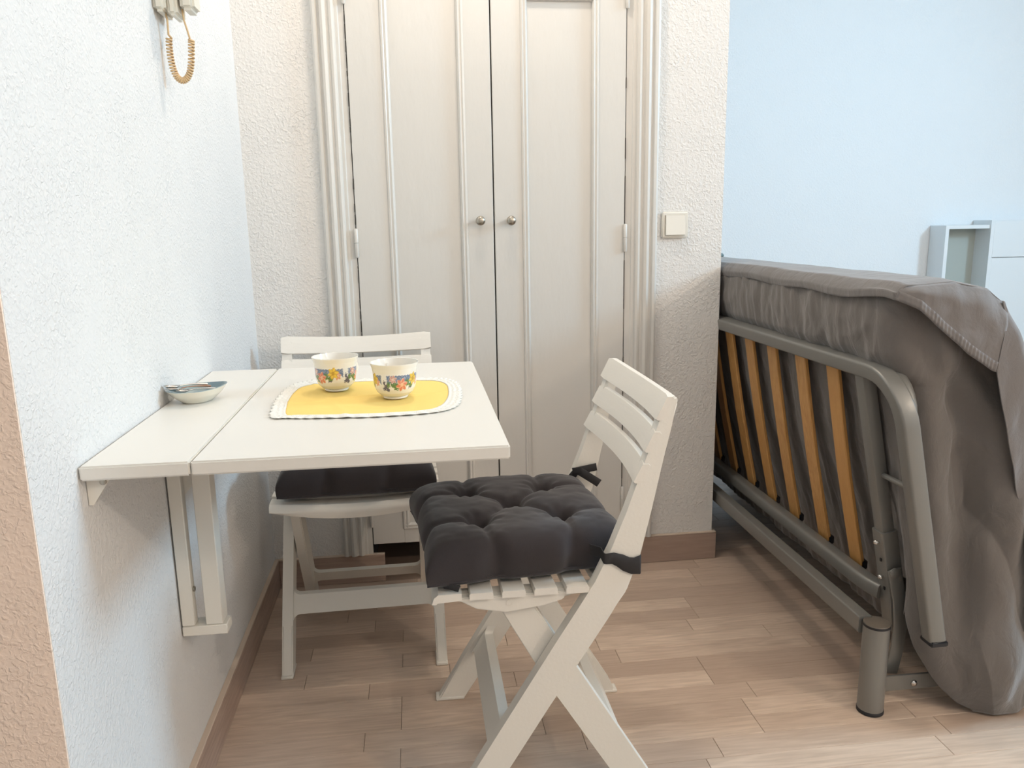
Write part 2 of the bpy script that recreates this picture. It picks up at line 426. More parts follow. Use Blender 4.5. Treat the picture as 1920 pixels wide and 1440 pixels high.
def hinge(x, z0, z1, parent, y=-.017):
    bm = nb(); zm = (z0+z1)/2
    lathe(bm, [(0, z0-.004), (.004, z0-.003), (.0058, z0), (.0058, zm-.002), (.0045, zm-.001), (.0045, zm+.001), (.0058, zm+.002), (.0058, z1), (.004, z1+.003), (0, z1+.004)], 12, x, y, cap0=False)
    box(bm, x-.001, x+.001, y, y+.006, z0, z1)
    obj('hinge', bm, M['closet'], parent, smooth=True)
for z0, z1 in ((1.028, 1.105), (.19, .27), (1.72, 1.80)):
    hinge(.3075, z0, z1, d1); hinge(1.1125, z0, z1, d2)
# paint cracks along the hinge side
bm = nb(); random.seed(3)
for (a, b) in ((.5, .62), (.66, .71), (.78, .9), (.95, 1.0), (1.12, 1.18), (1.22, 1.25), (1.30, 1.32), (1.35, 1.52), (1.53, 1.7)):
    z = a
    while z < b:
        hgt = random.uniform(.012, .04); w = random.uniform(.0006, .0013); x = .3072+random.uniform(-.0005, .0005)
        box(bm, x-w, x+w, -.0125, -.0105, z, min(b, z+hgt)); z += hgt+random.uniform(.001, .008)
for (a, b) in ((.3, .55), (.58, .7), (.85, 1.0), (1.11, 1.25), (1.3, 1.36), (1.5, 1.53)):
    box(bm, 1.1123-.0007, 1.1123+.0007, -.0125, -.0105, a, b)
obj('paint_crack', bm, M['crack'], d1)

# light switch
sw = thing('light_switch', 'square white light switch on the wall right of the closet', 'switch', (1.272, -.0005, 1.103))
bx('switch_frame', M['switch'], sw, -.042, .042, -.009, 0, -.040, .040, .004, 3)
bm = nb(); box(bm, -.033, .033, -.014, -.008, -.033, .032, .003, 3)
for v in bm.verts:
    if v.co.y < -.012: v.co.y += .0025*(v.co.z/.033)
obj('rocker', bm, M['switch'], sw, smooth=True)

# ================================================================ FOLDING BED
bed = thing('folding_bed', 'silver tubular folding bed frame with beech slats standing folded upright', 'bed', (1.47, 0, 0))
def BP(p): return (p[0]-1.47, p[1], p[2])
def bedfit(bm, fit=True):
    for v in bm.verts:
        p = v.co*BS+BO if fit else v.co
        v.co = p-Vector((1.47, 0, 0))
def bsweep(name, path, prof, m, ref=(0, 0, 1), parent=bed, smooth=True, sharp=35, fit=True):
    bm = nb(); sweep(bm, path, prof, ref); bedfit(bm, fit)
    return obj(name, bm, m, parent, smooth=smooth, sharp=sharp)
tilt = .204
def px(z): return 1.42+tilt*(.78-z)          # panel plane, in bed units
BS = 1.035; BO = Vector((-.0165, .0834, -.0389))    # bed units to metres
R35 = rrect(.034, .034, .007, 3)
YF = .95                                      # far end of the bed
# upper panel: top rail, bent end tube with cap
def arc_path():
    p = [(px(.803)-.006, YF, .803)]
    y0, z0, r = -.985, .803, .10
    p.append((px(z0)-.006, y0+r, z0))
    for i in range(1, 9):
        a = PI/2*i/8
        z = z0-r+r*math.cos(a); yy = y0+r-r*math.sin(a)
        p.append((px(z)-.006, yy, z))
    p.append((px(.243), y0, .238))
    return p
ap = arc_path()
bsweep('top_rail', ap, rrect(.034, .036, .0055, 3), M['tube'], (1, 0, .2))
# second tube nested behind the bend
ap2 = [(x+.024*(1-(i/9)**3), y, z+.007*(1-(i/9)**3)) for i, (x, y, z) in enumerate(ap[:-2])]
bsweep('inner_rail', ap2, rrect(.024, .026, .01, 3), M['tube'], (1, 0, .2))
xx = px(.243)
bm = nb(); box(bm, xx-.019, xx+.021, -.985-.020, -.985+.020, .228, .240, .003); bedfit(bm)
obj('end_cap', bm, M['black'], bed, smooth=True)
# side post
post = [(px(.785), -.840, .785), (px(.42), -.842, .42), (px(.25)-.003, -.842, .25)]
bsweep('side_post', post, rrect(.034, .030, .004, 2), M['tube'], (1, 0, .2))
sl = bsweep('post_sleeve', [(px(.43), -.843, .43), (px(.29), -.843, .29), (px(.19)-.004, -.843, .19)], rrect(.043, .038, .004, 2), M['tube'], (1, 0, .2))
def stud(y_, z_, r=.006, parent=sl, m='chrome'):
    bm = nb(); lathe(bm, [(r*.5, 0), (r*.5, .005), (r, .006), (r, .010), (r*.6, .013), (0, .014)], 14)
    bmesh.ops.rotate(bm, verts=bm.verts, matrix=Matrix.Rotation(-PI/2, 3, 'Y'))
    bmesh.ops.translate(bm, verts=bm.verts, vec=(px(z_)-.019, y_, z_)); bedfit(bm)
    obj('bolt', bm, M[m], parent, smooth=True)
stud(-.848, .402); stud(-.848, .318)
for z_ in (.36, .29):
    bm = nb(); box(bm, px(z_)-.0225, px(z_)-.0205, -.852, -.845, z_-.004, z_+.004, .0008); bedfit(bm)
    obj('slot', bm, M['black'], sl)
for z_ in (.385,):
    bm = nb(); box(bm, px(z_)-.006, px(z_)+.003, -.864, -.8625, z_-.005, z_+.005, .0008); bedfit(bm)
    obj('slot', bm, M['black'], sl)
# small rod between post and end tube
bsweep('tie_rod', [(px(.56)+.004, -.855, .562), (px(.56)+.004, -.975, .564)], circ(.006, 10), M['tube'], (1, 0, .2))
# lower panel rail with rounded end into the sleeve
lp = [(px(.278)-.03, YF, .278), (px(.278)-.03, -.76, .278), (px(.276)-.026, -.795, .276), (px(.27)-.014, -.825, .272)]
bsweep('lower_rail', lp, rrect(.036, .036, .008, 3), M['tube'], (0, 0, 1))
# slats
for i, ys in enumerate((-.70, -.545, -.383, -.237, -.092, .05, .19, .33, .47, .61, .75)):
    bm = nb()
    for k in range(1):
        w = .026; t = .005
        pts = [(px(.795)+.006, ys, .795), (px(.66)+.001, ys, .66), (px(.52)-.002, ys, .52), (px(.40)-.001, ys, .40), (px(.285)+.001, ys, .285)]
        sweep(bm, pts, rrect(2*t, 2*w, .002, 1), (0, 1, 0)); bedfit(bm)
    obj('slat', bm, M['slatwood'], bed, smooth=True)
    bm = nb(); box(bm, px(.3)+.000, px(.3)+.014, ys-.028, ys+.028, .279, .30, .002); bedfit(bm)
    obj('slat_holder', bm, M['black'], bed)
# base frame
bsweep('base_rail', [(1.458, YF, .205), (1.458, -.85, .205)], rrect(.032, .040, .004, 3), M['tube'], fit=False)
def leg(x, y_):
    bm = nb(); lathe(bm, [(.0285, .006), (.0285, .216)], 28, x-1.47, y_, True, True)
    o = obj('leg', bm, M['tube'], bed, smooth=True)
    bm = nb(); lathe(bm, [(.028, 0), (.0295, .001), (.0295, .008), (.028, .010)], 28, x-1.47, y_, True, True)
    obj('foot_pad', bm, M['black'], o, smooth=True)
    bm = nb(); lathe(bm, [(.0295, .2135), (.0300, .216), (.0298, .219)], 28, x-1.47, y_, True, True)
    obj('cap_ring', bm, M['black'], o, smooth=True)
    bm = nb(); lathe(bm, [(.029, .219), (.028, .2215), (0, .222)], 28, x-1.47, y_, True, True)
    obj('leg_cap', bm, M['cap'], o, smooth=True)
leg(1.472, -.872); leg(1.472, YF-.05)
leg(2.05, -.80); leg(2.05, YF-.05)
bm = nb(); box(bm, 1.496-1.47, 2.04-1.47, -.852, -.846, .030, .068, .001)
cb = obj('cross_bar', bm, M['tube'], bed)
bm = nb(); lathe(bm, [(.008, 0), (.0075, .003), (.005, .005), (0, .006)], 16)
bmesh.ops.rotate(bm, verts=bm.verts, matrix=Matrix.Rotation(PI/2, 3, 'X')); bmesh.ops.translate(bm, verts=bm.verts, vec=(1.590-1.47, -.852, .046))
obj('bolt', bm, M['chrome'], cb, smooth=True)
# curved flat link
bsweep('link_arm', [(1.503, -.872, .345), (1.510, -.873, .315), (1.521, -.874, .27), (1.528, -.874, .21), (1.526, -.872, .15), (1.517, -.870, .09)],
       rrect(.006, .032, .0025, 2), M['tube'], (1, 0, 0))
bm = nb(); lathe(bm, [(.012, 0), (.012, .003), (.006, .006), (0, .006)], 18)
bmesh.ops.rotate(bm, verts=bm.verts, matrix=Matrix.Rotation(PI/2, 3, 'X')); bmesh.ops.translate(bm, verts=bm.verts, vec=(1.503, -.874, .338)); bedfit(bm)
obj('pivot', bm, M['tube'], bed, smooth=True)
bsweep('brace', [(1.535, -.83, .30), (1.70, -.80, .20), (1.90, -.80, .17)], rrect(.02, .03, .004, 2), M['tube'])

# ---------------------------------------------------------------- sheets
def xf(z):   # front face of the wrapped mattress
    return interp(z, [(.0, 1.66), (.30, 1.575), (.55, 1.497), (.78, 1.447), (.80, 1.425), (.84, 1.402), (.90, 1.392), (.95, 1.392), (.975, 1.405), (.99, 1.43)])
def xb(z): return interp(z, [(.02, 1.86), (.4, 1.80), (.756, 1.687), (.867, 1.644), (.947, 1.606), (.99, 1.57)])
YE = -.965
def skirt(u, v):
    # u 0..1 along front (far->near), round the end, v 0 top..1 bottom
    L1, L2 = .62, .90
    ztop = .978
    if u < L1: zb = interp(u/L1, [(0, .12), (.9, .12), (1, .26)])
    elif u < L2: zb = interp((u-L1)/(L2-L1), [(0, .27), (.05, .19), (.10, .12), (.16, .065), (.24, .044), (1, .048)])
    else: zb = .05
    z = ztop + (zb-ztop)*v
    r = .055
    X0 = xf(z); X1 = xb(z)-.012
    kk = max(0, min(1, (u/L1-.955)/.04)); kk = kk*kk*(3-2*kk)
    Xe = interp(z, [(0, 1.61), (.06, 1.585), (.10, 1.56), (.19, 1.524), (.25, 1.512), (.32, 1.514), (.42, 1.506), (.55, 1.485), (.78, 1.447)]) if z < .78 else X0
    X0 = X0 + (Xe-X0)*kk
    if u < L1:
        t = u/L1; y_ = YF-.02 + (YE+r-(YF-.02))*t; p = Vector((X0, y_, z)); n = Vector((-1, 0, .2)); k = t
    elif u < L1+.06:
        a = (u-L1)/.06*PI/2
        p = Vector((X0+r-r*math.cos(a), YE+r-r*math.sin(a), z)); n = Vector((-math.cos(a), -math.sin(a), 0))
    elif u < L2:
        t = (u-L1-.06)/(L2-L1-.06); p = Vector((X0+r+(X1-r-X0-r)*t, YE, z)); n = Vector((0, -1, 0))
    else:
        t = (u-L2)/(1-L2); a = min(1, t*3)*PI/2
        p = Vector((X1-r+r*math.sin(a), YE+r-r*math.cos(a), z)); n = Vector((math.sin(a), -math.cos(a), 0))
        if t > 1/3: p.y += (t-1/3)/(2/3)*1.7
    s = (p.y*-1 + p.x)
    if u < L1:
        amp = .004 + .006*v
        f = noise.noise(Vector((p.y*13, v*1.6, 1.3)))*1.0 + .5*noise.noise(Vector((p.y*33, v*3.0, 5)))
        f += .35*noise.noise(Vector((p.y*60, v*9, 8)))
        rg = 1-abs(noise.noise(Vector((p.y*17+1.5*noise.noise(Vector((p.y*6, z*7, 2))), z*8, 11))))*2.6
        d = amp*f*1.2 + (.0045 if z > .80 else .0025)*max(-1, rg)
        d -= .016*max(0, min(1, (p.y+.75)/.60))*(1 if z > .79 else 0)
    else:
        q = p.x + p.y*.2
        w = min(1, v*1.7+.15)
        f = math.sin(q*34 + 1.2*math.sin(z*5.3) + 2*z)*.55 + noise.noise(Vector((q*9, z*2.2, 3)))*1.3
        d = (.006 + .024*w)*f
        # belly near the floor
        d += .035*math.exp(-((z-.17)/.10)**2)*w 
        # pinched fold running from the upper corner
        g = (q-1.36)*.8 - (.80-z)*.75
        d += .014*math.exp(-(g/.035)**2)*(1 if z > .5 else math.exp(-((z-.5)/.1)**2))
        d += .006*noise.noise(Vector((q*22, z*9, 7)))
        d += .009*w*max(-1, 1-abs(noise.noise(Vector((q*8+z*3, z*4-q*2, 15))))*3.2)
        d -= .030*math.exp(-((q-1.345)/.05)**2 - ((z-.76)/.07)**2)
        d += .010*abs(math.sin(q*21+z*9+noise.noise(Vector((q*5, z*4, 0)))*3))*w
        d = max(d, -.03)
        if u < L1+.12: d *= .08 + .92*((u-L1)/.12)**1.5
    p = p + n.normalized()*d; p.z = max(p.z, .043)
    return p
bm = nb(); grid(bm, skirt, 520, 150)
sheet = solidify(obj('bed_sheet', bm, M['sheet'], smooth=True, sharp=180), .0015)
tag(sheet, 'wrinkled grey fitted sheet wrapped around the upright folded mattress', 'sheet')
sheet.scale = (BS,)*3; sheet.location = BO

# bedspread: top strip, hem hanging over the front edge, pointed flap on the near end, far side drop
def ztop(x, y_):
    b = interp(x, [(1.37, .975), (1.42, .990), (1.52, .992), (1.57, .978), (1.61, .950)])
    return b + .004*noise.noise(Vector((x*16, y_*7, 0)))
def strip(u, v):
    # u along y ; v across: 0 hem at the front, 1 at the back bottom
    y_ = YF + (-.985-YF)*u
    hem = .950 + .008*max(0, (u-.9)/.1) + .006*noise.noise(Vector((y_*5, 1, 2))) + .003*math.sin(y_*17)
    pathp = [(0, (1.382, hem)), (.07, (1.379, hem+.016)), (.13, (1.386, .976)), (.2, (1.402, .989)), (.45, (1.50, .995)), (.62, (1.57, .981)), (.70, (1.611, .950)), (.8, (1.66, .86)), (1, (1.76, .60))]
    x = interp(v, [(a, b[0]) for a, b in pathp]); z = interp(v, [(a, b[1]) for a, b in pathp])
    z += .0035*noise.noise(Vector((x*14, y_*6, 0)))*(1 if v > .15 else .3)
    x += .004*noise.noise(Vector((y_*9, z*8, 4)))
    x += .026*max(0, min(1, (y_+.75)/.60))*(1-min(1, v/.5))
    if u > .97:
        k = (u-.97)/.03; z -= .006*k*k
    return Vector((x, y_, z))
bm = nb()
grid(bm, strip, 220, 60)
HEM = [(1.372, .950), (1.40, .955), (1.43, .935), (1.47, .895), (1.52, .858), (1.560, .825), (1.590, .812), (1.606, .90), (1.612, .95)]
def flap(u, v):
    x = 1.379 + (1.611-1.379)*u
    zt = interp(x, [(1.379, .966), (1.386, .976), (1.402, .983), (1.50, .989), (1.57, .975), (1.611, .944)])
    xh = 1.379 + (1.594-1.379)*u
    zh = interp(xh, [(1.379, .9585), (1.42, .940), (1.47, .898), (1.53, .850), (1.585, .815), (1.594, .812)])
    z = zt + (zh-zt)*v; x_ = x + (xh-x)*v
    y_ = -.985 - .020*min(1, u*5)*math.sin(min(1, v*3)*PI/2) + .004*noise.noise(Vector((x_*30, z*30, 1)))
    return Vector((x_, y_, z))
grid(bm, flap, 40, 24)
# hem band with puckers along the flap edge
def hemband(u, v):
    a = flap(u, 1); b = flap(u, 1-.02/max(.02, (flap(u, 0)-a).length) if (flap(u, 0)-a).length > .02 else .5)
    p = a.lerp(b, v); p.y -= .0022 + .0008*math.sin(u*170)*min(1, u*3)
    return p
grid(bm, hemband, 120, 4)
def sidepanel(u, v):
    # drop at the window side corner; v down, u from the left hem round to the back
    z = .949 + (.10-.949)*v
    xl = interp(z, [(.02, 1.80), (.28, 1.752), (.457, 1.699), (.635, 1.642), (.815, 1.592), (.948, 1.606)])
    xr = interp(z, [(.02, 1.875), (.4, 1.812), (.756, 1.697), (.867, 1.652), (.948, 1.613)])
    xl = min(xl, xr-.004)
    r = .02
    if u < .55:
        t = u/.55; p = Vector((xl + (xr-r-xl)*t, -1.003, z)); n = Vector((0, -1, 0))
        if xr-r < xl: p.x = xl + (xr-xl)*t*.5
    elif u < .68:
        a = (u-.55)/.13*PI/2; p = Vector((max(xl, xr-r) + min(r, xr-xl)*math.sin(a), -1.003+r-r*math.cos(a), z)); n = Vector((math.sin(a), -math.cos(a), 0))
    else:
        t = (u-.68)/.32; p = Vector((xr, -1.003+r + t*1.85, z)); n = Vector((1, 0, 0))
    w = min(1, v*2)
    d = w*(.010*noise.noise(Vector(((p.x+p.y)*16 - z*6, z*3.5, 2))) + .004*noise.noise(Vector(((p.x+p.y)*40, z*12, 6))))
    q = (p.x-1.70)*1.0 + (z-.62)*.6
    q_ = p + n*(d+.004)
    e = max(0, 1-v*14)
    q_.y += .016*e; q_.x -= .004*e
    return q_
grid(bm, sidepanel, 120, 90)
spread = solidify(obj('bedspread', bm, M['spread'], smooth=True, sharp=180), .0018)
spread.scale = (BS,)*3; spread.location = BO
tag(spread, 'grey bedspread folded over the top of the folding bed with pointed corner flap', 'bedspread')
# teal bundle at the far end of the top
def bundle(u, v):
    a = u*2*PI
    return Vector((1.545+.05*math.cos(a)*math.sin(PI*v)**.5, .30+.42*v, .992+.020*math.sin(a)*math.sin(PI*v)**.4 + .003*noise.noise(Vector((v*9, a, 0)))))
bm = nb(); grid(bm, bundle, 24, 24, True)
tag(obj('rolled_cloth', bm, M['teal'], smooth=True, sharp=180), 'dark teal cloth lying on top of the bed beside the wall', 'cloth')

# ================================================================ FAR CABINET
cab = thing('bed_cabinet', 'tall white cabinet with an open side niche against the far blue lit wall', 'cabinet', (3.647, 2.05, 0))
def cb_(name, m, *a, **k): return bx(name, m, cab, *a, **k)
cb_('side_board', M['cab'], 0, .022, 0, .147, 0, 1.043)
cb_('niche_top', M['cab'], 0, .285, 0, .147, 1.043, 1.0645)
cb_('niche_back', M['cab_shade'], .022, .285, .12, .13, .30, 1.043)
cb_('tall_side', M['cab'], .285, .308, -.012, .147, 0, 1.0915)
cb_('upper_door', M['cab'], .310, 1.35, -.010, .008, .870, 1.0875, .001, 1)
dr = cb_('lower_door', M['cab'], .310, 1.35, -.010, .008, .27, .866, .001, 1)
cb_('cabinet_body', M['cab'], .310, 1.35, .009, .147, .02, 1.085)
bm = nb(); lathe(bm, [(.004, 0), (.004, .012), (.009, .015), (.009, .02), (0, .022)], 16)
bmesh.ops.rotate(bm, verts=bm.verts, matrix=Matrix.Rotation(PI/2, 3, 'X')); bmesh.ops.translate(bm, verts=bm.verts, vec=(.606, -.010, .868))
obj('knob', bm, M['nickel'], dr, smooth=True)
# patterned pillow in front of the cabinet, at the right picture edge
def pil(u, v):
    a, b = 2*u-1, 2*v-1
    e = max(0, (1-a**4)*(1-b**4))**.45
    return a, b, e
m = bpy.data.materials.new('ring_pattern_cotton'); m.use_nodes = True
n = m.node_tree.nodes; l = m.node_tree.links; b = n['Principled BSDF']; b.inputs['Roughness'].default_value = .85
tc = n.new('ShaderNodeTexCoord'); vo = n.new('ShaderNodeTexVoronoi'); vo.inputs['Scale'].default_value = 9; l.new(tc.outputs['Object'], vo.inputs['Vector'])
si = n.new('ShaderNodeMath'); si.operation = 'MULTIPLY'; si.inputs[1].default_value = 30; l.new(vo.outputs['Distance'], si.inputs[0])
s2 = n.new('ShaderNodeMath'); s2.operation = 'SINE'; l.new(si.outputs[0], s2.inputs[0])
cr = n.new('ShaderNodeMapRange'); cr.inputs[1].default_value = .5; cr.inputs[2].default_value = .8; l.new(s2.outputs[0], cr.inputs[0])
mx = n.new('ShaderNodeMix'); mx.data_type = 'RGBA'; mx.inputs[6].default_value = (.78, .78, .80, 1); mx.inputs[7].default_value = (.40, .42, .45, 1)
l.new(cr.outputs[0], mx.inputs[0]); l.new(mx.outputs[2], b.inputs['Base Color'])
M['rings'] = m
bm = nb()
def pf(sgn):
    def f(u, v):
        a, b_, e = pil(u, v); return Vector((a*.42, sgn*e*.07, b_*.15))
    return f
grid(bm, pf(1), 24, 24); grid(bm, pf(-1), 24, 24)
bmesh.ops.remove_doubles(bm, verts=bm.verts, dist=.0005)
p = obj('patterned_pillow', bm, M['rings'], smooth=True, sharp=180); p.location = (4.45, 1.90, .115)
p.rotation_euler = (-.15, 0, 0)
tag(p, 'white pillow with grey ring pattern below the far white cabinet', 'pillow')

# ================================================================ WALL TABLE
tb = thing('wall_table', 'white drop leaf table fixed to the left wall', 'table', (0, -.915, 0))
ZT = .795
def tbx(name, m, *a, **k):
    a = list(a); a[2] += .915; a[3] += .915
    return bx(name, m, tb, *a, **k)
tbx('fixed_shelf', [M['table']], .002, .1485, -1.285, -.545, ZT-.021, ZT, .0025, 2)
tbx('table_leaf', [M['table']], .1500, .600, -1.285, -.545, ZT-.021, ZT, .0025, 2)
zb = ZT-.0212
def tri(y0):
    bm = nb()
    prism(bm, [(.001, y0+.915, zb), (.036, y0+.915, zb), (.007, y0+.915, zb-.042), (.001, y0+.915, zb-.042)], (0, .003, 0))
    box(bm, .001, .040, y0+.915, y0+.915+.026, zb-.003, zb)
    o = obj('wall_bracket', bm, M['bracket'], tb)
    bm = nb(); lathe(bm, [(.0045, 0), (.0045, .003), (0, .004)], 12); bmesh.ops.rotate(bm, verts=bm.verts, matrix=Matrix.Rotation(PI/2, 3, 'X')); bmesh.ops.translate(bm, verts=bm.verts, vec=(.024, y0+.915, zb-.008))
    obj('screw', bm, M['nickel'], o, smooth=True)
tri(-1.262); tri(-.60)
# support frame swung out from the wall: inner post, outer post, foot piece
zf = .348
tbx('inner_post', M['bracket'], .003, .027, -.937, -.915, zf+.0205, zb-.0005, .0015, 1)
tbx('outer_post', M['bracket'], .047, .079, -.937, -.900, zf+.0205, zb-.0005, .0015, 1)
tbx('foot_piece', M['bracket'], .003, .086, -.938, -.900, zf, zf+.020, .0015, 1)
tbx('wall_rail', M['bracket'], .0005, .003, -.900, -.700, .60, .74)
bm = nb(); lathe(bm, [(.005, 0), (.005, .003), (0, .004)], 12); bmesh.ops.rotate(bm, verts=bm.verts, matrix=Matrix.Rotation(PI/2, 3, 'Y')); bmesh.ops.translate(bm, verts=bm.verts, vec=(.0275, -.926+.915, .44))
obj('screw', bm, M['nickel'], tb, smooth=True)

# ---------------------------------------------------------------- placemat
OUT = [(.219, -1.047), (.207, -.965), (.203, -.881), (.208, -.79), (.228, -.735), (.27, -.722), (.38, -.730), (.48, -.742), (.525, -.765), (.548, -.81), (.552, -.88), (.548, -.96), (.533, -1.03), (.490, -1.066), (.40, -1.076), (.31, -1.069), (.25, -1.058)]
INN = [(.241, -1.030), (.230, -.95), (.226, -.87), (.231, -.80), (.246, -.768), (.28, -.755), (.38, -.753), (.475, -.765), (.510, -.782), (.527, -.82), (.529, -.88), (.524, -.95), (.508, -1.015), (.478, -1.043), (.40, -1.050), (.31, -1.044), (.265, -1.037)]
def smooth_loop(pts, n):
    out = []; N = len(pts)
    for i in range(n):
        t = i/n*N; k = int(t); f = t-k
        p0, p1, p2, p3 = [Vector(pts[(k+j-1) % N]) for j in range(4)]
        out.append(.5*((2*p1) + (p2-p0)*f + (2*p0-5*p1+4*p2-p3)*f*f + (3*p1-p0-3*p2+p3)*f**3))
    return out
def matz(x, y_):
    z = ZT+.0013+.0006*noise.noise(Vector((x*22, y_*22, 0)))
    z += .0022*math.exp(-((y_+.905-.12*(x-.4)+.01*math.sin(x*30))/.006)**2)*(1 if x < .6 else 0)
    z += .0014*math.exp(-(((x-.32)+(y_+.97)*.3)/.006)**2) + .0012*math.exp(-((y_+.985+.25*(x-.35))/.008)**2)*(1 if x < .4 else 0)
    return z
NL = 180
inn = smooth_loop(INN, NL); out_ = smooth_loop(OUT, NL); cen = Vector((.378, -.90))
mt = thing('placemat', 'yellow cloth placemat with white lace border under the two cups', 'placemat', (0, 0, 0))
bm = nb()
grid(bm, lambda u, v: (lambda q: Vector((q.x, q.y, matz(q.x, q.y))))(cen.lerp(inn[int(round(u*NL)) % NL], max(.001, v))), NL, 40, True)
bmesh.ops.remove_doubles(bm, verts=bm.verts, dist=.0006)
solidify(obj('yellow_cloth', bm, M['yellow'], mt, smooth=True, sharp=180), .0008)
def lacef(u, v):
    i = int(round(u*NL*2)); k = (i//2) % NL
    a = inn[k].lerp(inn[(k+1) % NL], .5*(i % 2)); o_ = out_[k].lerp(out_[(k+1) % NL], .5*(i % 2))
    sc = .93 + .20*abs(math.sin(i*PI/6))
    q = a.lerp(o_, -.06+v*sc)
    return Vector((q.x, q.y, matz(q.x, q.y)+.0007+.0022*abs(math.sin(i*PI/6))*v + .0006*math.sin(v*18)))
bm = nb(); grid(bm, lacef, NL*2, 12, True)
o = solidify(obj('lace_border', bm, M['lace'], mt, smooth=True, sharp=180), .0008); o['label'] = 'white scalloped lace border'

# ---------------------------------------------------------------- cups
M['glaze_print'] = None
m = bpy.data.materials.new('printed_ceramic'); m.use_nodes = True
n = m.node_tree.nodes; l = m.node_tree.links; b = n['Principled BSDF']; b.inputs['Roughness'].default_value = .12; b.inputs['Coat Weight'].default_value = .4
at = n.new('ShaderNodeVertexColor'); at.layer_name = 'print'; l.new(at.outputs[0], b.inputs['Base Color'])
M['print'] = m
WHT = (.86, .82, .74)
def cup_color(th, z, rnd=random.Random(5)):
    """flower band; th angle, z 0..1 of cup height; a border of blue with roses, yellow blooms and leaves"""
    per = 2*PI/3; t = (th % per)/per                # pattern repeats three times
    if not (.22 < z < .75): return WHT
    def d(cx, cz, rx, rz):
        dx = (t-cx); dx -= round(dx); return math.hypot(dx/rx, (z-cz)/rz)
    nz = noise.noise(Vector((t*40, z*30, 3)))
    def bloom(cx, cz, r, c1, c2):
        q = d(cx, cz, r*.98, r*1.4)
        a = math.atan2(z-cz, (t-cx)*1.4)
        if q < 1+.18*math.sin(a*6): return c2 if (q < .35 or math.sin(a*6+q*5) > .72) else c1
        return None
    for bl in ((.50, .44, .115, (.72, .22, .12), (.85, .50, .30)), (.80, .58, .11, (.80, .55, .08), (.55, .33, .05)), (.90, .50, .075, (.75, .33, .2), (.85, .55, .4)),
               (.30, .60, .075, (.62, .33, .28), (.80, .6, .5))):
        c = bloom(*bl)
        if c: return c
    # leaves
    for cx, cz, rx, rz in ((.38, .40, .07, .085), (.30, .50, .05, .09), (.63, .50, .05, .08), (.72, .42, .05, .06), (.20, .45, .03, .07)):
        if d(cx, cz, rx*1.25, rz*1.25) < 1+.6*nz: return (.10, .20, .07) if nz < .1 else (.22, .30, .10)
    for cx, cz, rx, rz in ((.14, .40, .035, .05), (.10, .33, .03, .035), (.18, .31, .025, .04), (.72, .36, .035, .03), (.10, .50, .02, .05)):
        if d(cx, cz, rx*1.4, rz*1.4) < 1+.9*nz: return (.12, .11, .15)
    # blue ground hanging from the top line, gap at white bloom
    top = .70 + .012*math.sin(t*90)
    low = .49 + .08*noise.noise(Vector((t*14, 0, 9)))
    if low < z < top and not (.03+.03*noise.noise(Vector((z*60, 2, 1))) < t < .16+.05*noise.noise(Vector((z*50, 7, 1)))): return (.14, .19, .31) if nz < .15 else (.33, .37, .42)
    if .17 < t < .26 and .5 < z < .70 and nz > -.1: return (.14, .2, .22)
    return WHT
def cup(name, label, loc, rot):
    root = thing(name, label, 'cup', loc, rot, None)
    Hc = .067
    prof = [(.0225, 0), (.0235, .002), (.0222, .004), (.0275, .006), (.034, .0125), (.0378, .020), (.0396, .030), (.0402, .042), (.0408, .050), (.0425, .058), (.0450, .0655), (.0452, .067)]
    NS = 220; fine = []
    for (r0, z0), (r1, z1) in zip(prof, prof[1:]):
        k = max(1, int((z1-z0)/.0009))
        for i in range(k): fine.append((r0+(r1-r0)*i/k, z0+(z1-z0)*i/k))
    fine.append(prof[-1])
    inner = [(.0435, .0668), (.041, .058), (.0385, .045), (.037, .030), (.032, .016), (.02, .008), (0, .006)]
    bm = nb(); lathe(bm, fine+inner, NS)
    cl = bm.loops.layers.float_color.new('print')
    for f in bm.faces:
        for lp_ in f.loops:
            co = lp_.vert.co; r = math.hypot(co.x, co.y)
            outer = f.calc_center_median()
            isout = math.hypot(outer.x, outer.y) > interp(outer.z, [(.006, .01), (.03, .0380), (.045, .0395), (.067, .0442)])
            c = cup_color(math.atan2(co.y, co.x), co.z/Hc) if isout else WHT
            lp_[cl] = (*c, 1)
    obj('cup_body', bm, M['print'], root, smooth=True, sharp=60)
    pts = []
    for i in range(15):
        a = -PI*.48 + PI*.96*i/14
        pts.append((.0375+.022*math.cos(a), 0, .036+.019*math.sin(a)))
    bm = nb(); sweep(bm, pts, rrect(.008, .005, .002, 2), (0, 1, 0)); obj('handle', bm, M['ceramic'], root, smooth=True)
    return root
cup('tea_cup', 'flowered white cup further back, left of the other cup', (.310, -.834, ZT+.0035), math.radians(52))
cup('tea_cup', 'flowered white cup nearer the front, right of the other cup', (.427, -.927, ZT+.0035), math.radians(110))

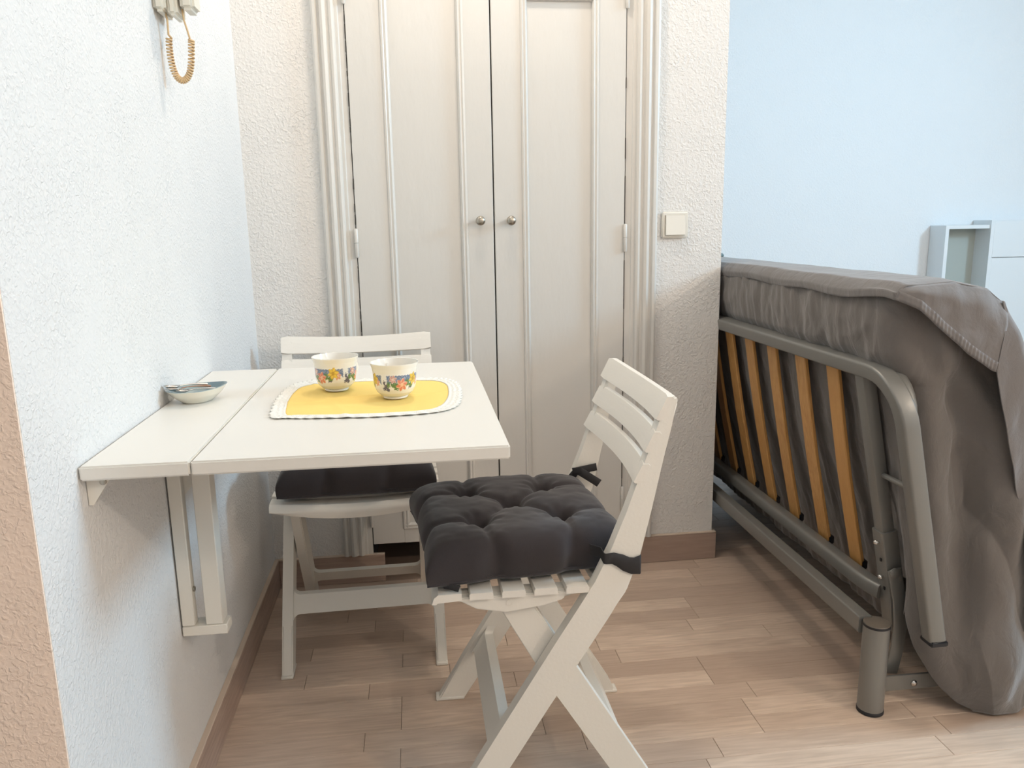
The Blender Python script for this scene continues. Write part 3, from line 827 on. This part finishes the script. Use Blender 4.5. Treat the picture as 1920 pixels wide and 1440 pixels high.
# ---------------------------------------------------------------- dish and spoons
DA = math.radians(33)
dish = thing('leaf_dish', 'boat shaped cream dish with blue grey glaze on the wall table', 'dish', (.0570, -.876, ZT), DA)
def almond(a, s):   # a angle, s scale : pointed at +x
    c, sn = math.cos(a), math.sin(a)
    x = .057*c; y_ = .046*sn*(1-.18*c)
    if c > 0: y_ *= (1-.35*c*c)
    return x*s, y_*s
def dish_out(u, v):
    s = interp(v, [(0, .42), (.08, .50), (.5, .80), (1, 1)]); z = interp(v, [(0, 0), (.08, .001), (.5, .014), (1, .0265)])
    x, y_ = almond(u*2*PI, s); return Vector((x, y_, z+.003*max(0, x/.057)**3*v))
def dish_in(u, v):
    s = interp(v, [(0, 1), (.5, .78), (.9, .45), (1, .0)]); z = interp(v, [(0, .0265), (.5, .016), (.9, .0055), (1, .005)])
    x, y_ = almond(u*2*PI, s*.955); return Vector((x, y_, z+.003*max(0, x/.057)**3*(1-v)))
bm = nb(); grid(bm, dish_out, 64, 14, True); 
x_ = bmesh.ops.holes_fill(bm, edges=[e for e in bm.edges if e.is_boundary and e.verts[0].co.z < .002])
obj('dish_outside', bm, M['dish_out'], dish, smooth=True, sharp=60)
def dish_rim(u, v):
    a = dish_out(u, 1); b_ = dish_in(u, 0); p = a.lerp(b_, v); p.z += .0012*math.sin(PI*v); return p
bm = nb(); grid(bm, dish_rim, 64, 5, True); grid(bm, dish_in, 64, 14, True)
bmesh.ops.remove_doubles(bm, verts=bm.verts, dist=.0002)
o = obj('dish_inside', bm, M['dish_in'], dish, smooth=True, sharp=180); o['label'] = 'glossy blue grey inside'
M['copper'] = mat('brown_handle', (.33, .16, .09), .25, .4)
def spoon(label, loc, rz, tilt_, handle_m, Ls=.085):
    r = thing('teaspoon', label, 'spoon', loc, rz); r.rotation_euler = (0, tilt_, rz)
    def bowl(u, v):
        a = 2*PI*u; rr = v
        return Vector((-.012+.015*math.cos(a)*rr, .0095*math.sin(a)*rr, .0015-.005*(1-rr*rr)+.005))
    bm = nb(); grid(bm, bowl, 28, 7, True); bmesh.ops.remove_doubles(bm, verts=bm.verts, dist=.0003)
    solidify(obj('bowl', bm, M['chrome'], r, smooth=True, sharp=180), .0009)
    bm = nb(); sweep(bm, [(.002, 0, .0065), (.012, 0, .0085), (.03, 0, .009), (Ls*.8, 0, .0085), (Ls, 0, .008)], rrect(.005, .0022, .0008, 2), (0, 0, 1), scales=[.9, .7, .8, 1.4, 1.6])
    obj('handle', bm, handle_m, r, smooth=True)
spoon('steel teaspoon in the dish lying nearest the wall', (.027, -.888, ZT+.0270), math.radians(32), .10, M['chrome'], .052)
spoon('teaspoon with brown handle lying across the dish', (.034, -.900, ZT+.0245), math.radians(44), .12, M['copper'], .058)
spoon('small steel teaspoon on the front side of the dish', (.046, -.897, ZT+.0195), math.radians(26), .08, M['chrome'], .048)

# ================================================================ CHAIRS  (local: faces -Y, origin on the floor)
def chain(pts_l, pts_r):   # side profile polygon from left and right edge lists of (s, z)
    return pts_l + list(reversed(pts_r))
LE = [(.000, 0), (.068, .112), (.145, .235), (.217, .350), (.262, .420), (.292, .468), (.322, .53), (.350, .60), (.378, .68), (.402, .75), (.418, .797), (.424, .809)]
RE = [(.064, 0), (.128, .100), (.205, .222), (.276, .330), (.318, .395), (.352, .445), (.375, .51), (.396, .60), (.415, .69), (.430, .755), (.441, .797), (.440, .809)]
HW = .2085    # half outer width
def side_member(x0, x1):
    bm = nb(); pts = chain(LE, RE)
    prism(bm, [(x0, s-.21, z) for s, z in pts], (x1-x0, 0, 0), .0035)
    return bm
def inner_leg(x0, x1):
    bm = nb()
    pts = [(.372, .0), (.434, .0), (.424, .028), (.264, .300), (.176, .444), (.100, .452), (.232, .228), (.366, .012)]
    pts = [(.366, 0), (.428, 0), (.415, .03), (.262, .285), (.172, .435), (.104, .440), (.215, .240), (.352, .020)]
    prism(bm, [(x0, s-.21, z) for s, z in pts], (x1-x0, 0, 0), .003)
    return bm
def make_chair(label, loc, rz):
    r = thing('folding_chair', label, 'chair', loc, rz, 'white plastic folding chairs')
    for sx in (-1, 1):
        a, b = sorted((sx*HW, sx*(HW-.027)))
        obj('side_member', side_member(a, b), M['plastic'], r, smooth=True, sharp=30)
        a, b = sorted((sx*(HW-.030), sx*(HW-.056)))
        obj('rear_leg', inner_leg(a, b), M['plastic'], r, smooth=True, sharp=30)
        # foot flanges
        a, b = sorted((sx*(HW-.056), sx*(HW-.027)))
        bx('foot', M['plastic'], r, *sorted((sx*(HW+.001), sx*(HW-.029))), -.213, -.145, 0, .008, .002, 1)
        bx('foot', M['plastic'], r, *sorted((sx*(HW-.029), sx*(HW-.057))), .150, .222, 0, .008, .002, 1)
    # stretchers with rounded inside corners
    def stretcher(xw, yc, zc, h, t, tl):
        bm = nb(); rr = .018
        pts = []
        def corner(cx, cz, a0, a1):
            for i in range(6):
                a = a0+(a1-a0)*i/5; pts.append((cx+rr*math.cos(a), cz+rr*math.sin(a)))
        pts += [(-xw, -h/2-rr)]
        corner(-xw+rr, -h/2-rr, PI, PI/2)
        corner(xw-rr, -h/2-rr, PI/2, 0)
        pts.append((xw, h/2+rr))
        corner(xw-rr, h/2+rr, 0, -PI/2)
        corner(-xw+rr, h/2+rr, 1.5*PI, PI)
        pr = []
        for p in pts:
            if not pr or (Vector(p)-Vector(pr[-1])).length > 1e-5: pr.append(p)
        prism(bm, [(x, yc+z*tl-t/2, zc+z) for x, z in pr], (0, t, 0))
        return bm
    obj('front_stretcher', stretcher(HW-.026, -.097, .150, .042, .020, .62), M['plastic'], r, smooth=True, sharp=30)
    obj('rear_stretcher', stretcher(HW-.055, .135, .118, .032, .022, -.55), M['plastic'], r, smooth=True, sharp=30)
    # seat: dished slats, front slat wide with rolled lip
    def seat_slat(s0, s1, lip=False, zb_=.462, drop=.010):
        bm = nb(); N = 18; w2 = HW-.031 if not lip else HW-.004
        if not lip and s0 < .27: w2 = HW-.001
        prof = []
        if lip:
            prof = [(s1-.21, 0), (s0-.21+.010, 0), (s0-.21+.002, -.006), (s0-.21-.002, -.018), (s0-.21+.001, -.034), (s0-.21+.006, -.034), (s0-.21+.008, -.016), (s1-.21, -.014)]
        else:
            prof = [(s1-.21-.002, 0), (s0-.21+.002, 0), (s0-.21, -.003), (s0-.21, -.013), (s1-.21, -.013), (s1-.21, -.003)]
        rings = []
        for i in range(N+1):
            x = -w2+2*w2*i/N; q = abs(x)/w2; dz = -drop*(1-q*q)*1.0
            lipk = (1.0 if not lip else 1)
            rings.append([bm.verts.new((x, yy, zb_+zz*(lipk if zz > -.02 else (.55+.45*(1-q**2))) + dz)) for yy, zz in prof])
        for i in range(N):
            for j in range(len(prof)):
                k = (j+1) % len(prof); bm.faces.new((rings[i][j], rings[i][k], rings[i+1][k], rings[i+1][j]))
        bm.faces.new(rings[0]); bm.faces.new(list(reversed(rings[-1])))
        return obj('seat_slat', bm, M['plastic_s'], r, smooth=True, sharp=35)
    seat_slat(-.004, .048, True)
    for s in (.062, .121, .180, .239): seat_slat(s, s+.043, False, .462 if s < .2 else .461)
    seat_slat(.298, .345, False, .460)
    for sx in (-1, 1):
        bm = nb()
        pts = [(.028, .4487), (.030, .438), (.075, .424), (.115, .415), (.165, .415), (.215, .424), (.270, .436), (.330, .443), (.345, .4475)]
        x0, x1 = sorted((sx*(HW-.030), sx*(HW-.012)))
        if True: x0, x1 = sorted((sx*(HW-.029), sx*(HW-.055)))
        prism(bm, [(x0, s-.21, z) for s, z in pts], (x1-x0, 0, 0), .002)
        o = obj('seat_rail', bm, M['plastic'], r, smooth=True, sharp=30)
        bm = nb()
        prism(bm, [(x0 + (x1-x0)*0 if sx < 0 else x1, s-.21, z) for s, z in ((.035, .4487), (.075, .425), (.13, .414), (.20, .424), (.235, .432), (.245, .4485))], (sx*.017, 0, 0), .002)
        obj('seat_apron', bm, M['plastic'], r, smooth=True, sharp=30)
        bm = nb(); lathe(bm, [(.006, 0), (.006, .0015), (.0048, .0015), (.0048, .0008), (0, .0008)], 20)
        bmesh.ops.rotate(bm, verts=bm.verts, matrix=Matrix.Rotation(sx*PI/2, 3, 'Y')); bmesh.ops.translate(bm, verts=bm.verts, vec=(sx*(HW-.0125), .135-.21, .434))
        obj('pivot', bm, M['plastic'], r, smooth=True)
        bm = nb(); lathe(bm, [(.009, 0), (.009, .003), (.004, .005), (0, .005)], 20)
        bmesh.ops.rotate(bm, verts=bm.verts, matrix=Matrix.Rotation(sx*PI/2, 3, 'Y')); bmesh.ops.translate(bm, verts=bm.verts, vec=(sx*(HW-.028), .235-.21, .285))
        obj('pivot', bm, M['plastic'], r, smooth=True)
    # back slats: bowed backwards in the middle, wrapping the front of the side members
    for z0, z1, top in ((.764, .813, True), (.706, .750, False), (.650, .692, False)):
        bm = nb(); N = 24
        def fs(z): return interp(z, [(a[1], a[0]) for a in LE])-.21
        rings = []
        for i in range(N+1):
            x = -HW-.002+(2*HW+.004)*i/N; q = abs(x)/HW; bow = .017*(1-q*q)
            sag = -.010*(1-q*q)*(1 if top else .6)
            ring = []
            z0_, z1_ = z0+sag*.6, z1+sag
            f0, f1 = fs(z0), fs(z1)
            e = .003
            th = .013
            if i in (0, N): z0_ += .003; z1_ -= .004
            for yy, zz in ((f0-.004+e*.5, z0_), (f0-.006, z0_+e), (f1-.006, z1_-e-.002), (f1-.003, z1_), (f1+th-.006, z1_), (f1+th-.003, z1_-e-.001), (f0+th-.004, z0_+e), (f0+th-.007, z0_)):
                ring.append(bm.verts.new((x, yy+bow, zz)))
            rings.append(ring)
        for i in range(N):
            for j in range(8):
                k = (j+1) % 8; bm.faces.new((rings[i][j], rings[i][k], rings[i+1][k], rings[i+1][j]))
        bm.faces.new(rings[0]); bm.faces.new(list(reversed(rings[-1])))
        obj('back_slat', bm, M['plastic_s'], r, smooth=True, sharp=35)
    return r
make_chair('white plastic folding chair behind the table, facing the camera', (.303, -.325, 0), math.radians(1.0))
make_chair('white plastic folding chair nearest the camera, seen side-on at right of table', (.694, -.868, 0), -PI/2)

# ---------------------------------------------------------------- cushions
def make_cushion(label, loc, rz, size, tufts, edge_dips, H0=.088, seed=0, tilt_=(0, 0)):
    r = thing('seat_cushion', label, 'cushion', loc, rz, 'charcoal tufted seat cushions')
    r.rotation_euler = (tilt_[0], tilt_[1], rz)
    hs = size/2; N = 110
    rn = random.Random(seed)
    segs = []
    for i, t in enumerate(tufts):
        for j in range(i+1, len(tufts)):
            a, b = Vector(t), Vector(tufts[j])
            if (a-b).length < .15: segs.append((a, b, 1))
    for ti, e in edge_dips:
        segs.append((Vector(tufts[ti]), Vector(e), .8))
    def height(x, y_):
        u, v = abs(x)/hs, abs(y_)/hs
        env = max(0, (1-u**9)*(1-v**9))**.27
        corner = 1-.12*(u*v)**3
        h = H0*env*corner
        p = Vector((x, y_))
        d = 0
        for t in tufts:
            q = (p-Vector(t)).length
            an = math.atan2(y_-t[1], x-t[0])
            d += .044*math.exp(-(q/.017)**2) + .010*math.exp(-(q/.045)**2) + .0022*math.sin(an*9+seed+t[0]*50)*math.exp(-((q-.03)/.02)**2)
        for a, b, k in segs:
            ab = b-a; tt = max(0, min(1, (p-a).dot(ab)/ab.dot(ab))); q = (p-(a+ab*tt)).length
            d += k*(.009*math.exp(-(q/.007)**2) + .004*math.exp(-(q/.020)**2))
        h -= d*min(1, env*1.2)
        h += .0022*noise.noise(Vector((x*28, y_*28, seed)))*env + .0012*noise.noise(Vector((x*70, y_*70, seed+3)))*env
        return max(h, .004)
    def warp(x, y_):
        # pull the outline in at the edge dips, corners poke out
        k = 1
        for ti, e in edge_dips:
            q = (Vector((x, y_))-Vector(e)).length; k -= .055*math.exp(-(q/.022)**2)
        u, v = abs(x)/hs, abs(y_)/hs
        k -= .045*(max(u, v)**6)*(1-min(u, v)**4)
        tp = 1-.11*max(0, (y_-.06)/.14)
        return x*k*tp, y_*k
    bm = nb()
    def f(u, v):
        # dense near the edges
        a = math.sin((u-.5)*PI)*.5/.5; b_ = math.sin((v-.5)*PI)
        x, y_ = a*hs, b_*hs; h = height(x, y_); X, Y = warp(x, y_)
        ins = 1
        return Vector((X, Y, h*.80+.012))
    top = grid(bm, f, N, N)
    def g(u, v):
        p = f(u, v)
        a = math.sin((u-.5)*PI); b_ = math.sin((v-.5)*PI)
        env = max(0, (1-abs(a)**10)*(1-abs(b_)**10))**.5
        return Vector((p.x*(1-.05*(1-env)*0), p.y, .0155-.0145*env))
    grid(bm, g, N, N)
    bmesh.ops.remove_doubles(bm, verts=bm.verts, dist=.0004)
    # widen mid-height so that the sides are plump
    for vtx in bm.verts:
        z = vtx.co.z
        k = (.962+.038*min(1, z/.045))*(1+.02*math.sin(min(1, z/(H0*.8))*PI))
        vtx.co.x *= k; vtx.co.y *= k
    obj('cushion_pad', bm, M['cushion'], r, smooth=True, sharp=180)
    for t in tufts:
        bm = nb(); z = height(*t)*.80+.012
        lathe(bm, [(.0055, 0), (.005, .0012), (0, .0018)], 10, t[0], t[1], False, False, z+.0003)
        obj('tuft_button', bm, M['cushion'], r, smooth=True)
    # seam piping near the bottom edge
    pts = []
    for i in range(4):
        a = [(-1, -1), (1, -1), (1, 1), (-1, 1)][i]; b_ = [(-1, -1), (1, -1), (1, 1), (-1, 1)][(i+1) % 4]
        for k in range(12):
            t = k/12; x, y_ = (a[0]+(b_[0]-a[0])*t)*hs, (a[1]+(b_[1]-a[1])*t)*hs
            X, Y = warp(x*.999, y_*.999); pts.append(Vector((X*.987, Y*.987, .0165)))
    pts.append(pts[0])
    bm = nb(); sweep(bm, pts, circ(.0016, 6), (0, 0, 1), caps=False); obj('seam', bm, M['cushion'], r, smooth=True)
    return r
q = .082
T5 = [(0, 0), (-q, -q), (q, -q), (-q, q), (q, q)]
dips = [(1, (-q*.95, -.20)), (1, (-.20, -q)), (2, (q, -.20)), (2, (.20, -q*.9)), (3, (-q, .20)), (3, (-.20, q)), (4, (q, .20)), (4, (.20, q))]
c1 = make_cushion('dark grey tufted cushion on the chair behind the table', (.306, -.345, .4622), math.radians(2), .385, T5, dips, .108, 2)
c2 = make_cushion('dark grey tufted cushion on the side-on chair nearest the camera', (.652, -.860, .4622), math.radians(-85.5), .398, T5, dips, .108, 5)
# ribbons (world coordinates turned into the cushion's local space)
def ribbon(parent, pts, w, ref, name='tie_ribbon'):
    inv = (Matrix.Translation(parent.location) @ parent.rotation_euler.to_matrix().to_4x4()).inverted()
    bm = nb()
    sweep(bm, pts, rrect(.0015, w, .0006, 1), ref)
    bm.transform(inv)
    return obj(name, bm, M['ribbon'], parent, smooth=True, sharp=50)
# loop round the near side member of chair 2
yn = -.868-HW
def mx(z): return (.484+interp(z, [(a[1], a[0]) for a in LE]), .484+interp(z, [(a[1], a[0]) for a in RE]))
zl = .508; a0, a1 = mx(zl)
def rloop():
    e = .003; y1 = yn-e; y2 = yn+.027+e; r = .004; P = [(a0-.050, y2+.045, zl+.004), (a0-.022, y2+.016, zl+.006)]
    def arc(cx, cy, t0, t1, z0_):
        for i in range(5):
            t = t0+(t1-t0)*i/4; P.append((cx+r*math.cos(t), cy+r*math.sin(t), z0_))
    P.append((a0-e, y2-.006, zl+.006))
    arc(a0-e+r, y1+r, PI, 1.5*PI, zl+.005)
    for k in range(1, 5):
        t = k/5; P.append((a0-e+r+(a1-a0+2*e-2*r)*t, y1-.0012*math.sin(t*PI), zl+.005-.016*t+.004*math.sin(t*PI*2)))
    arc(a1+e-r, y1+r, 1.5*PI, 2*PI, zl-.011)
    P.append((a1+e, y2-.006, zl-.006))
    arc(a1+e-r, y2-r, 0, PI/2, zl-.004)
    P.append((a0+.01, y2, zl+.004))
    return P
_p = rloop()
inv = (Matrix.Translation(c2.location) @ c2.rotation_euler.to_matrix().to_4x4()).inverted()
bm = nb(); sweep(bm, _p, rrect(.0016, .026, .0006, 1), (0, 0, 1), scales=[(1, .8+.62*max(0, min(1, (q_[0]-a0)/(a1-a0)))**1.5) for q_ in _p])
bm.transform(inv); obj('tie_ribbon', bm, M['ribbon'], c2, smooth=True, sharp=50)
yf_ = -.868+HW
zk = .560; b0, b1 = mx(zk)
ribbon(c2, [(.800, -.69, .528), (b0-.004, yf_-.034, .548), (b0+.004, yf_-.031, .556), (b1-.002, yf_-.031, .563)], .018, (0, 0, 1))
ribbon(c2, [(b0-.006, yf_-.036, .556), (b0+.008, yf_-.045, .560), (b1-.022, yf_-.044, .564)], .018, (0, 0, 1))
ribbon(c2, [(b0+.006, yf_-.043, .560), (b0+.030, yf_-.05, .545), (b0+.052, yf_-.052, .530)], .019, (0, 0, 1))
# little ribbon end under the near cushion front corner, and ties of the rear cushion
ribbon(c2, [(.500, -1.052, .470), (.512, -1.064, .473), (.528, -1.066, .468)], .012, (0, 0, 1))

# ================================================================ INTERCOM
ph = thing('intercom_phone', 'ivory wall intercom handset with curly beige cord above the table', 'intercom', (0, -.68, 1.52))
bx('wall_base', M['ivory'], ph, .0005, .024, -.040, .040, .0, .21, .007, 3)
bx('cradle', M['ivory'], ph, .0245, .043, -.032, .034, -.005, .20, .006, 3)
bm = nb(); box(bm, .047, .074, -.029, .027, .006, .075, .007, 3); box(bm, .051, .070, -.019, .018, .06, .16, .006, 3); box(bm, .047, .074, -.029, .027, .145, .21, .007, 3)
box(bm, .0425, .048, -.012, .012, .04, .06)
obj('handset', bm, M['ivory'], ph, smooth=True)
# cord: straight lead, coil along a U, straight lead
def upath(t):   # coil centre line
    pts = [(.0165, -.041), (.0155, -.060), (.0163, -.080), (.0190, -.099), (.0250, -.1135), (.0340, -.1195), (.0430, -.1155), (.0500, -.103), (.0540, -.085), (.0565, -.062), (.0578, -.045)]
    k = t*(len(pts)-1); i = min(int(k), len(pts)-2); f = k-i
    P = [Vector(pts[max(0, min(len(pts)-1, i+j-1))]) for j in range(4)]
    return .5*((2*P[1]) + (P[2]-P[0])*f + (2*P[0]-5*P[1]+4*P[2]-P[3])*f*f + (3*P[1]-P[0]-3*P[2]+P[3])*f**3)
coil = []
TURN = 34; NP = TURN*14
for i in range(NP+1):
    t = i/NP; c = upath(t); d = (upath(min(1, t+.01))-upath(max(0, t-.01))).normalized(); nrm = Vector((-d.y, d.x))
    a = 2*PI*TURN*t; R_ = .0048
    coil.append(Vector((c.x+nrm.x*R_*math.cos(a), -.005+R_*math.sin(a), c.y+nrm.y*R_*math.cos(a))))
lead1 = [Vector((.0165, -.012, .003)), Vector((.0185, -.012, -.010)), Vector((.0180, -.011, -.026)), Vector((.0170, -.008, -.036))]
lead2 = [Vector((.0560, -.008, -.042)), Vector((.0535, -.010, -.028)), Vector((.0490, -.010, -.010)), Vector((.0475, -.010, .010))]
bm = nb(); sweep(bm, lead1+coil+lead2, circ(.0020, 6), None)
o = obj('coiled_cord', bm, M['cord'], ph, smooth=True, sharp=180); o['label'] = 'curly beige cord'
